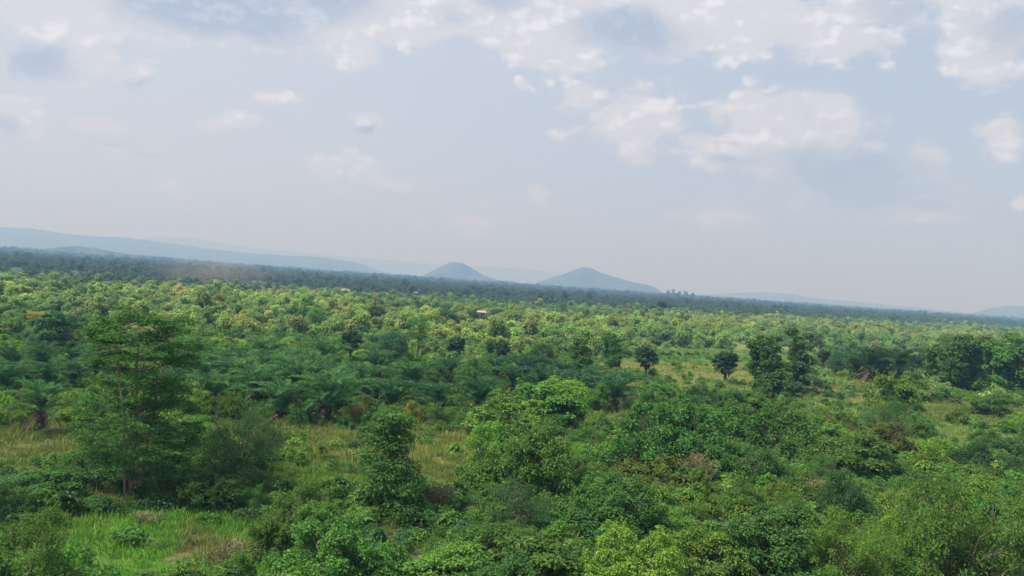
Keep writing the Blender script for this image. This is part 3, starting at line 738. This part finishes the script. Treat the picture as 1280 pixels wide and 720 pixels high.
# oil palms
put_oil_palm(50, 543, 70, 2, 'lone oil palm with a clear dark trunk at the left edge', 'the lone oil palm')
G1 = 'oil palms of the grove left of centre'
for px, py, h, v in [(405, 529, 74, 1), (352, 526, 62, 0), (372, 508, 58, 1), (428, 516, 58, 0), (320, 506, 54, 0), (290, 496, 52, 1), (262, 516, 50, 0), (340, 488, 48, 1), (388, 484, 50, 0), (300, 474, 44, 0), (356, 470, 42, 1), (270, 474, 40, 0), (405, 466, 44, 1), (246, 494, 44, 1), (330, 458, 36, 0), (455, 500, 48, 0)]:
    side = 'front' if py > 505 else 'middle' if py > 480 else 'back'; lr = 'left' if px < 310 else 'right' if px > 380 else 'central'
    put_oil_palm(px, py, h, v, '%s %s oil palm in the grove left of centre' % (side, lr), 'the oil palm grove' if px == 352 else None, G1)
G2 = 'dark palms of the row at the centre'
for px, py, h, v in [(490, 516, 50, 0), (470, 482, 42, 1), (515, 492, 44, 0), (548, 512, 42, 0), (560, 484, 40, 1), (600, 514, 40, 0), (640, 494, 42, 1), (655, 478, 36, 0), (676, 492, 38, 0), (700, 484, 38, 1), (725, 498, 38, 0), (738, 486, 34, 1), (752, 505, 40, 0), (768, 514, 44, 1), (772, 500, 36, 0), (620, 480, 34, 0)]:
    lr = 'left' if px < 560 else 'right' if px > 700 else 'middle'
    put_oil_palm(px, py, h, v, 'dark palm at the %s of the centre palm row' % lr, 'the dark palm row' if px == 655 else None, G2, BLUEG)
G3 = 'palms massed at the left edge'
for px, py, h, v in [(8, 500, 44, 0), (32, 488, 42, 1), (62, 492, 42, 0), (90, 486, 40, 0), (15, 470, 38, 0), (50, 462, 34, 1), (118, 478, 40, 1), (-20, 492, 44, 0), (205, 500, 44, 0), (225, 478, 40, 1), (92, 462, 30, 0)]:
    put_oil_palm(px, py, h, v, '%s palm of the mass behind the lone oil palm' % ('nearer' if py > 480 else 'farther'), None, G3, BLUEG)
G4 = 'palms of the clump before the right hand grove'
for px, py, h, v in [(1086, 478, 40, 1), (1102, 476, 38, 0), (1122, 474, 38, 1), (1144, 472, 36, 0), (1070, 472, 30, 0)]:
    put_oil_palm(px, py, h, v, 'dark palm left of the right hand grove', 'the right hand palm clump' if px == 1102 else None, G4, DARK)

# brown leafless brush, dry grass heaps
for px, py, w, h, lb in [(872, 606, 62, 42, 'leafless brown brush in front of the big dark shrub'), (288, 712, 66, 40, 'dry brown brush at the lower right of the bright grass'),
                         (548, 640, 60, 38, 'dry brown brush right of the tapering dark tree'), (180, 655, 50, 16, 'low dry brown brush at the top of the bright grass'),
                         (1010, 618, 50, 26, 'thin dry brush right of the dense low bush')]:
    x, y, z, a, b = sized(px, py, w, h, 2.6, 2.2)
    o = link(bpy.data.objects.new('dry_brush', TWIGS)); o.location = (x, y, z); o.scale = (a, a, b); o.rotation_euler = (0, 0, random.uniform(0, 6))
    tagit(o, lb, 'dry bush'); PLACED.append((x, y, a * 1.1, None))
# tall trees on the skyline right of the second cone
for k, (px, h, w) in enumerate([(834, 9, 7), (841, 11, 8), (849, 9, 7), (857, 10, 9), (866, 8, 7)]):
    x, y, z = at_depth(px, 372, 2300); c, s, nw, nh = TR['umbrella' if k % 2 else 'round']
    a = w / F_PX * 2300 / nw; b = h / F_PX * 2300 / nh; z = float(terr(x, y))
    t = thing('skyline_tree', 'tall dark skyline tree right of the pointed hills', 'tree', (x, y, z), k, (a, a, b), 'skyline trees right of the pointed hills')
    part('crown', c, t, DARK); part('trunk', s, t)

# ------------------------------------------------------------------ buildings on the plain
def box(x0, x1, y0, y1, z0, z1):
    v = np.array([(x, y, z) for x in (x0, x1) for y in (y0, y1) for z in (z0, z1)], float)
    f = np.array([(0, 1, 3), (0, 3, 2), (4, 6, 7), (4, 7, 5), (0, 4, 5), (0, 5, 1), (2, 3, 7), (2, 7, 6), (0, 2, 6), (0, 6, 4), (1, 5, 7), (1, 7, 3)])
    return v, f
TIN = noisy_mat('pale_metal_roof', (.30, .27, .25), (.44, .40, .37), 2, .5); WALL = noisy_mat('mud_wall', (.26, .17, .12), (.38, .27, .2), 2)
DOORM = noisy_mat('dark_timber', (.05, .04, .03), (.1, .08, .06), 4)
def house(px, py, w, label, stilts=0.0, name='small_house'):
    x, y, z = ground_at(px, py); s = w / F_PX * math.hypot(x, y) / 4.6
    t = thing(name, label, 'hut' if stilts else 'house', (x, y, z), math.atan2(-x, y) + .25, (s, s, s))
    b0 = stilts
    part('wall', np_mesh('wall', *box(-1.9, 1.9, -1.4, 1.4, b0, b0 + 1.9), [WALL]), t)
    part('door', np_mesh('door', *box(-.4, .4, -1.46, -1.41, b0 + .05, b0 + 1.55), [DOORM]), t)
    for sx in (-1.2, 1.2):
        part('window', np_mesh('window', *box(sx - .3, sx + .3, -1.46, -1.41, b0 + .8, b0 + 1.4), [DOORM]), t)
    v = np.array([(-2.3, -1.9, 1.85), (2.3, -1.9, 1.85), (2.3, 1.9, 1.85), (-2.3, 1.9, 1.85), (-2.3, 0, 2.75), (2.3, 0, 2.75),
                  (-2.3, -1.9, 1.78), (2.3, -1.9, 1.78), (2.3, 1.9, 1.78), (-2.3, 1.9, 1.78)]) + [0, 0, b0]
    f = np.array([(0, 1, 5), (0, 5, 4), (2, 3, 4), (2, 4, 5), (0, 4, 3), (1, 2, 5), (6, 8, 7), (6, 9, 8), (0, 7, 1), (0, 6, 7), (2, 8, 9), (2, 9, 3), (1, 7, 8), (1, 8, 2), (0, 3, 9), (0, 9, 6)])
    part('roof', np_mesh('roof', v, f, [TIN]), t)
    if stilts:
        for sx in (-1.7, 1.7):
            for sy in (-1.2, 1.2): part('post', np_mesh('post', *box(sx - .1, sx + .1, sy - .1, sy + .1, -.3, b0), [DOORM]), t)
    PLACED.append((x, y, 7, 'the raised hut' if stilts else None))
house(601, 400, 11, 'raised hut with pale metal roof on posts among the plain scrub', 2.2, 'raised_hut')
house(519, 368, 5, 'tiny pale roofed house on the far plain, right one of two')
house(482, 369, 5, 'tiny pale roofed house on the far plain, left one of two')

# ------------------------------------------------------------------ scattered individuals
def scatter(n, y0, y1, spread=.80, power=1.0, rg=RNG):
    """points in the wedge the camera sees, uniform per ground area"""
    y = np.sqrt(rg.uniform(y0 ** 2, y1 ** 2, n)); x = rg.uniform(-spread, spread, n) * y
    return x, y
P0 = np.array([(a, b, c) for a, b, c, _ in PLACED])
marks = [(a, b, m) for a, b, _, m in PLACED if m]
MPX = [(*to_px(a, b, 1.0), m) for a, b, m in marks]
GRID = {}
def free(x, y, r, k=.75):
    for gx_ in range(int((x - 8) // 8), int((x + 8) // 8) + 1):
        for gy_ in range(int((y - 8) // 8), int((y + 8) // 8) + 1):
            for a, b, c in GRID.get((gx_, gy_), ()):
                if (a - x) ** 2 + (b - y) ** 2 < ((c + r) * k) ** 2: return False
    return True
def occupy(x, y, r): GRID.setdefault((int(x // 8), int(y // 8)), []).append((x, y, r))
for a, b, c in P0: occupy(a, b, c)
TINTN = [('dark', DARK), ('deep green', DEEP), ('mid green', MID), ('fresh green', FRESH), ('light green', BRIGHT), ('olive', OLIVE)]
def side_of(x, y, mk):
    a, b = to_px(x, y, 1.0)
    best = min(MPX, key=lambda m: (m[0] - a) ** 2 + (2.2 * (m[1] - b)) ** 2)
    ddx, ddy = a - best[0], 2.2 * (best[1] - b)
    if abs(ddx) > abs(ddy): return ('right of ' if ddx > 0 else 'left of ') + best[2]
    return ('behind ' if ddy > 0 else 'in front of ') + best[2]
xs, ys = scatter(6000, 36, 135)
pxs, pys = to_px(xs, ys, 0 * xs)
dens, _, _ = clearing(pxs, pys)
dens = dens * (pxs < 780) * np.where((pys < 520) & (pxs < 780), .35, 1) + dens * (pxs >= 780)
ok = (RNG.random(6000) < dens) & (pxs > -90) & (pxs < 1370)
count = 0
for x, y, px_ in zip(xs[ok], ys[ok], pxs[ok]):
    r = float(RNG.choice([.8, 1.1, 1.5, 2.0, 2.4], p=[.22, .28, .25, .17, .08]))
    if count >= 255: break
    if not free(x, y, r, .68): continue
    nz = float(fbm(x, y, 22, 51)); ti = int(np.clip(nz * 8.6 - 2.0 + RNG.normal() * .9, 0, 5))
    if px_ > 900 and y < 75: ti = min(5, max(ti, 2))
    v = int(RNG.integers(8)); f, s, nw, nh = SH[v]
    a = r * 2 / nw; b = a * RNG.uniform(.7, 1.1) * (1.0 if r < 2 else .85)
    szn = 'small' if r < 1.3 else 'medium' if r < 1.8 else 'large'
    lb = '%s %s shrub %s' % (szn, TINTN[ti][0], side_of(x, y, marks))
    t = thing('broadleaf_shrub', lb, 'shrub', (x, y, float(terr(x, y))), RNG.uniform(0, 6.3), (a * RNG.uniform(.85, 1.3), a, b * RNG.uniform(.85, 1.25)), 'shrubs of the foreground scrub')
    part('foliage', f, t, jit(TINTN[ti][1])); part('stem', s, t)
    occupy(x, y, r); count += 1

# ------------------------------------------------------------------ stuff: geometry-node scatters
def source(name, meshes):
    c = bpy.data.collections.new(name)
    for k, me in enumerate(meshes):
        c.objects.link(bpy.data.objects.new('%s_%02d' % (name, k), me))
    return c
def gn_scatter(name, coll, pos, rot, scl, idx, tint):
    me = bpy.data.meshes.new(name); n = len(pos)
    me.vertices.add(n); me.vertices.foreach_set('co', np.asarray(pos, np.float32).ravel())
    for nm, ty, arr in (('rot', 'FLOAT_VECTOR', rot), ('scl', 'FLOAT_VECTOR', scl), ('tint', 'FLOAT_VECTOR', tint)):
        at = me.attributes.new(nm, ty, 'POINT'); at.data.foreach_set('vector', np.asarray(arr, np.float32).ravel())
    at = me.attributes.new('pick', 'INT', 'POINT'); at.data.foreach_set('value', np.asarray(idx, np.int32))
    o = link(bpy.data.objects.new(name, me)); o['kind'] = 'stuff'
    g = bpy.data.node_groups.new(name, 'GeometryNodeTree')
    g.interface.new_socket('Geometry', in_out='INPUT', socket_type='NodeSocketGeometry')
    g.interface.new_socket('Geometry', in_out='OUTPUT', socket_type='NodeSocketGeometry')
    gi = g.nodes.new('NodeGroupInput'); go = g.nodes.new('NodeGroupOutput'); ip = g.nodes.new('GeometryNodeInstanceOnPoints')
    ci = g.nodes.new('GeometryNodeCollectionInfo'); ci.inputs['Collection'].default_value = coll
    ci.inputs['Separate Children'].default_value = True; ci.inputs['Reset Children'].default_value = True
    def na(nm, ty):
        x = g.nodes.new('GeometryNodeInputNamedAttribute'); x.data_type = ty; x.inputs[0].default_value = nm; return x.outputs[0]
    g.links.new(gi.outputs[0], ip.inputs['Points']); g.links.new(ci.outputs[0], ip.inputs['Instance'])
    ip.inputs['Pick Instance'].default_value = True
    g.links.new(na('pick', 'INT'), ip.inputs['Instance Index'])
    g.links.new(na('rot', 'FLOAT_VECTOR'), ip.inputs['Rotation']); g.links.new(na('scl', 'FLOAT_VECTOR'), ip.inputs['Scale'])
    g.links.new(ip.outputs[0], go.inputs[0])
    md = o.modifiers.new('scatter', 'NODES'); md.node_group = g
    return o
def mixc(a, b, t): return np.asarray(a) * (1 - t[:, None]) + np.asarray(b) * t[:, None]
def spin(n, tilt=.12): return np.stack([RNG.normal(size=n) * tilt, RNG.normal(size=n) * tilt, RNG.uniform(0, 6.3, n)], 1)
def ramp(t, cols):
    t = np.clip(t, 0, .9999) * (len(cols) - 1); k = t.astype(int); f = (t - k)[:, None]; C = np.array(cols)
    return C[k] * (1 - f) + C[k + 1] * f

# grass
tufts = source('grass_source', [make_tuft(1, 80, 1.1, .42, .03, .5), make_tuft(2, 90, 1.3, .55, .028, .4), make_tuft(3, 70, 1.0, .3, .05, .9), make_tuft(4, 26, 1.2, .9, .03, .3)])
n = 150000; x, y = scatter(n, 34, 250); px_, py_ = to_px(x, y, 0 * x); dn, cl, w = clearing(px_, py_)
keep = RNG.random(n) < np.clip(.22 + w * 1.0, 0, 1) * np.where(y < 110, 1, np.where(y < 175, .5, .55 * (w > .3))); keep &= (px_ > -60) & (px_ < 1340)
x, y, cl, w = x[keep], y[keep], cl[keep], w[keep]; n = len(x)
cb = ramp(fbm(x, y, 7, 61) * 1.5 - .2, [(.08, .18, .045), (.12, .22, .055), (.17, .23, .085), (.24, .24, .13)])
tint = np.where((w > .2)[:, None], cl * np.array([1.9, 2.4, 2.2]) * (.75 + .5 * RNG.random((n, 1))) * .65 + cb * .35, cb)
sc = RNG.uniform(.6, 1.25, n) * (.75 + .4 * fbm(x, y, 9, 66))
gn_scatter('grass', tufts, np.stack([x, y, terr(x, y) - .03], 1), spin(n), np.stack([sc, sc, sc * RNG.uniform(.7, 1.2, n)], 1), RNG.choice(4, n, p=[.35, .25, .32, .08]), tint)

# leafy undergrowth between the shrubs
clumps = source('undergrowth_source', [make_clump(11, 360, ln=.16), make_clump(12, 460, ln=.12), make_clump(13, 260, ln=.21), make_clump(14, 340, 1.4, 1.1, .15, 6, .4), make_clump(15, 420, 1.5, .6, .14, 8, .5, .6)])
n = 38000; x, y = scatter(n, 33, 200); px_, py_ = to_px(x, y, 0 * x); dn, cl, w = clearing(px_, py_)
keep = (RNG.random(n) < np.clip(dn ** 1.5 * .8 + .015 + .22 * (w > .5) * (fbm(x, y, 7, 77) > .6), 0, 1)) & (px_ > -60) & (px_ < 1340)
x, y = x[keep], y[keep]; n = len(x)
tn = fbm(x, y, 16, 71) * 1.5 - .25 + RNG.normal(size=n) * .12
tint = ramp(tn, [DARK, DEEP, MID, FRESH, (.10, .17, .03), (.11, .15, .04)]) * RNG.uniform(.8, 1.25, (n, 1))
sc = RNG.uniform(.6, 1.6, n) * (.6 + .8 * fbm(x, y, 12, 72))
gn_scatter('undergrowth', clumps, np.stack([x, y, terr(x, y) - .05], 1), spin(n), np.stack([sc, sc, sc * RNG.uniform(.7, 1.3, n)], 1), RNG.integers(0, 5, n), tint)

# scrub of the sunlit plain
def ptree(seed, n, ln, w=3.6, h=3.4, nl=9, sq=.85, up_b=.5, shell=.5):
    rg = np.random.default_rng(seed); lm = shrub_lumps(rg, w, h, nl, sq, .25)
    parts = [cloud_leaves(rg, lm, n, ln, .7, up_b, .7, ragged=.22)]
    return join(parts), lm
def pm(*a, **k): return np_mesh('crown', *ptree(*a, **k)[0], [LEAF])
plain_meshes = [pm(201, 900, .34), pm(202, 800, .4, h=3.0), pm(203, 1100, .3, w=4.2, h=3.2, nl=12), pm(204, 700, .38, w=2.8, h=3.8, nl=7), pm(205, 900, .36, w=4.6, h=2.6, nl=12, sq=.6), pm(206, 650, .44, w=3.0, h=3.0, nl=6)]
plain_src = source('plain_source', plain_meshes)
far_meshes = [pm(211, 230, .75, w=5, h=4.2, nl=8), pm(212, 200, .8, w=6, h=4.0, nl=9), pm(213, 180, .8, w=4.2, h=5.2, nl=7), pm(214, 160, .7, w=4, h=3.2, nl=6)]
far_src = source('far_source', far_meshes)
PLAINC = [BLUEG, (.105, .21, .08), (.155, .28, .09), (.22, .34, .10), (.28, .38, .11), (.35, .40, .13)]
def plain_tint(x, y, n, bias=0.0):
    t = fbm(x, y, 70, 81) * .9 + fbm(x, y, 18, 82) * .55 - .22 + RNG.normal(size=n) * .13 + bias
    c = ramp(t, PLAINC)
    c[RNG.random(n) < .04] = (.20, .23, .08)
    return c * RNG.uniform(.8, 1.2, (n, 1))
# rows of x, y that keep clear of the landmarks
def plain_points(n, y0, y1, lim=None):
    x, y = scatter(n, y0, y1); px_, py_ = to_px(x, y, 0 * x); dn, cl, w = clearing(px_, py_)
    gap = np.clip((fbm(x, y, 34, 91) - .42) * 8, .08, 1)
    keep = (RNG.random(n) < dn * gap) & (px_ > -60) & (px_ < 1340) & (y < forest_edge(x) + RNG.normal(size=len(x)) * 55)
    return x[keep], y[keep]
blocks = [(26000, 128, 330, .95), (44000, 330, 700, .92), (40000, 700, 1300, 1.1)]
X, Y, SC = [], [], []
for cnt, a, b, s in blocks:
    x, y = plain_points(cnt, a, b); X.append(x); Y.append(y); SC.append(np.full(len(x), s))
X, Y, SC = map(np.concatenate, (X, Y, SC))
px_, py_ = to_px(X, Y, 0 * X)
# the palm groves and tall trees keep their own ground
hold = np.zeros(len(X), bool)
for a, b, c in P0: hold |= np.hypot(X - a, Y - b) < c * .9
for a, b, _m in [(m[0], m[1], m[2]) for m in marks]:   # nothing tall right in front of a landmark
    tt = np.abs(X / Y - a / b) < 3.0 / b
    hold |= tt & (Y < b) & (Y > b - 16) & (Y > 100)
hx, hy, _z = ground_at(601, 400)
hold |= (np.abs(X / Y - hx / hy) < 5.0 / hy) & (Y < hy + 4) & (Y > hy - 60)
X, Y, SC = X[~hold], Y[~hold], SC[~hold]; n = len(X)
SC = SC * RNG.choice([.45, .7, .95, 1.25, 1.7], n, p=[.27, .31, .24, .13, .05])
SC = np.where(Y < 170, np.minimum(SC, .8), SC)
TI = plain_tint(X, Y, n); ID = RNG.integers(0, 6, n); RO = spin(n, .08); HZ = SC * RNG.uniform(.75, 1.25, n)
order = np.argsort(-(SC / Y)); big = order[:260]; rest = order[260:]
STEM = np_mesh('trunk', *limb(np.random.default_rng(1), (0, 0, -.2), (.1, 0, 2.2), .12, .04), [BARK])
lefts = {True: 'left', False: 'right'}
for k in big:
    x, y = float(X[k]), float(Y[k]); s = float(SC[k])
    ln_ = TI[k][1] + TI[k][0]; tone = 'yellow green' if ln_ > .33 else 'light green' if ln_ > .24 else 'mid green' if ln_ > .15 else 'dark green'
    szn = ('small' if s < .75 else 'large' if s > 1.1 else 'medium') + (' upright' if HZ[k] > s * 1.1 else ' low' if HZ[k] < s * .88 else '')
    t = thing('plain_bush', '%s %s plain bush %s' % (szn, tone, side_of(x, y, marks)), 'bush', (x, y, float(terr(x, y))), float(RO[k][2]), (s, s, float(HZ[k])), 'bushes of the sunlit plain')
    part('crown', plain_meshes[int(ID[k])], t, TI[k]); part('trunk', STEM, t)
r_ = rest[Y[rest] < 420]; q_ = rest[Y[rest] >= 420]
pos = np.stack([X, Y, terr(X, Y) - .1], 1); scl = np.stack([SC, SC, HZ], 1)
gn_scatter('plain_scrub', plain_src, pos[rest], RO[rest], scl[rest], ID[rest], TI[rest])

# woodland beyond the plain; cloud shadow over it is put into darker tints
x, y = scatter(38000, 250, 1700); keep = y > forest_edge(x) + RNG.normal(size=len(x)) * 38 - 10; x, y = x[keep], y[keep]
x2, y2 = scatter(46000, 1700, 5200); x = np.concatenate([x, x2]); y = np.concatenate([y, y2]); n = len(x)
keep = RNG.random(n) < np.clip((fbm(x, y, 220, 95) - .25) * 6, .25, 1); x, y = x[keep], y[keep]; n = len(x)
sc = RNG.choice([.8, 1.1, 1.5, 2.1], n, p=[.3, .36, .24, .1]) * np.where(y > 1700, 1.5, 1) * np.clip(y / 800, .45, 1)
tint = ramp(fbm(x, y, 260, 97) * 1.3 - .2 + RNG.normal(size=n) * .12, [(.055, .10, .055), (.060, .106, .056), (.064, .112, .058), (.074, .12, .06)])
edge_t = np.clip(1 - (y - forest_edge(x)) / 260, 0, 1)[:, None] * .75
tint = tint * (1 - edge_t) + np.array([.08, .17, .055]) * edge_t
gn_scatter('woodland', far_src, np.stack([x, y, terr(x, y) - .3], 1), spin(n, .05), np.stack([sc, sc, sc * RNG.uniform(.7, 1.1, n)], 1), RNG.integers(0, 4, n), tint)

# ------------------------------------------------------------------ air
def volbox(name, x0, x1, y0, y1, z0, z1, dens, col, aniso):
    v, f = box(x0, x1, y0, y1, z0, z1)
    m, nt = mat(name); pv = N(nt, 'ShaderNodeVolumePrincipled')
    pv.inputs['Color'].default_value = (*col, 1); pv.inputs['Density'].default_value = dens; pv.inputs['Anisotropy'].default_value = aniso; pv.inputs['Absorption Color'].default_value = (.68, .40, 0, 1)
    o_ = N(nt, 'ShaderNodeOutputMaterial'); nt.links.new(pv.outputs[0], o_.inputs['Volume'])
    o = link(bpy.data.objects.new(name, np_mesh(name, v, f, [m]))); o['kind'] = 'stuff'; return o
volbox('haze', -17500, 17500, -17500, 17500, -22, 460, .00038, (.215, .40, .76), .1)
# reddish dust hanging over the edge of the plain at left
c = at_depth(265, 343, 520); dm = bpy.data.meshes.new('dust_cloud')
import bmesh
bm_ = bmesh.new(); bmesh.ops.create_icosphere(bm_, subdivisions=3, radius=1); bm_.to_mesh(dm); bm_.free()
m, nt = mat('dust'); L = nt.links
tcn = N(nt, 'ShaderNodeTexCoord'); ln_ = N(nt, 'ShaderNodeVectorMath', operation='LENGTH'); L.new(tcn.outputs['Object'], ln_.inputs[0])
no = N(nt, 'ShaderNodeTexNoise'); no.inputs['Scale'].default_value = 2.2; no.inputs['Detail'].default_value = 3; L.new(tcn.outputs['Object'], no.inputs[0])
a = N(nt, 'ShaderNodeMath', operation='SUBTRACT'); L.new(no.outputs[0], a.inputs[0])
b = N(nt, 'ShaderNodeMath', operation='MULTIPLY_ADD'); L.new(ln_.outputs['Value'], b.inputs[0]); b.inputs[1].default_value = .9; b.inputs[2].default_value = -.28; L.new(b.outputs[0], a.inputs[1])
d = N(nt, 'ShaderNodeMath', operation='MULTIPLY', use_clamp=False); L.new(a.outputs[0], d.inputs[0]); d.inputs[1].default_value = .010
e = N(nt, 'ShaderNodeMath', operation='MAXIMUM'); L.new(d.outputs[0], e.inputs[0]); e.inputs[1].default_value = 0
pv = N(nt, 'ShaderNodeVolumePrincipled'); pv.inputs['Color'].default_value = (.95, .78, .66, 1); L.new(e.outputs[0], pv.inputs['Density'])
o_ = N(nt, 'ShaderNodeOutputMaterial'); L.new(pv.outputs[0], o_.inputs['Volume']); dm.materials.append(m)
du = link(bpy.data.objects.new('dust_cloud', dm)); du.location = (c.x, 520, 7); du.scale = (52, 26, 15); du['kind'] = 'stuff'

# ------------------------------------------------------------------ labels that several things share: say which one
ORD = 'first second third fourth fifth sixth seventh eighth ninth tenth eleventh twelfth thirteenth fourteenth fifteenth sixteenth seventeenth eighteenth nineteenth twentieth'.split()
CNT = 'one two three four five six seven eight nine ten eleven twelve thirteen fourteen fifteen sixteen seventeen eighteen nineteen twenty'.split()
by = {}
for o in S.objects:
    if o.parent is None and 'label' in o: by.setdefault(o['label'], []).append(o)
for lb, os_ in by.items():
    n = len(os_)
    if n < 2 or n > 20: continue
    os_.sort(key=lambda o: to_px(*o.location)[0])
    for k, o in enumerate(os_):
        if n == 2: w = ('left', 'right')[k] + ' one of two'
        elif n == 3: w = ('left', 'middle', 'right')[k] + ' one of three'
        else: w = '%s of %s from the left' % (ORD[k], CNT[n - 1])
        if len(lb.split()) + len(w.split()) > 16: w = w.replace('the left', 'left')
        if len(lb.split()) + len(w.split()) > 16: lb = lb.replace('plain bush', 'bush').replace('small blue green', 'small blue').replace('yellow green', 'yellowish')
        o['label'] = lb + ', ' + w
        for wd in ('plain ', 'medium ', 'small ', 'large ', 'upright ', 'low ', 'broadleaf ', 'of the '):
            if len(o['label'].split()) > 16: o['label'] = o['label'].replace(wd, '', 1)
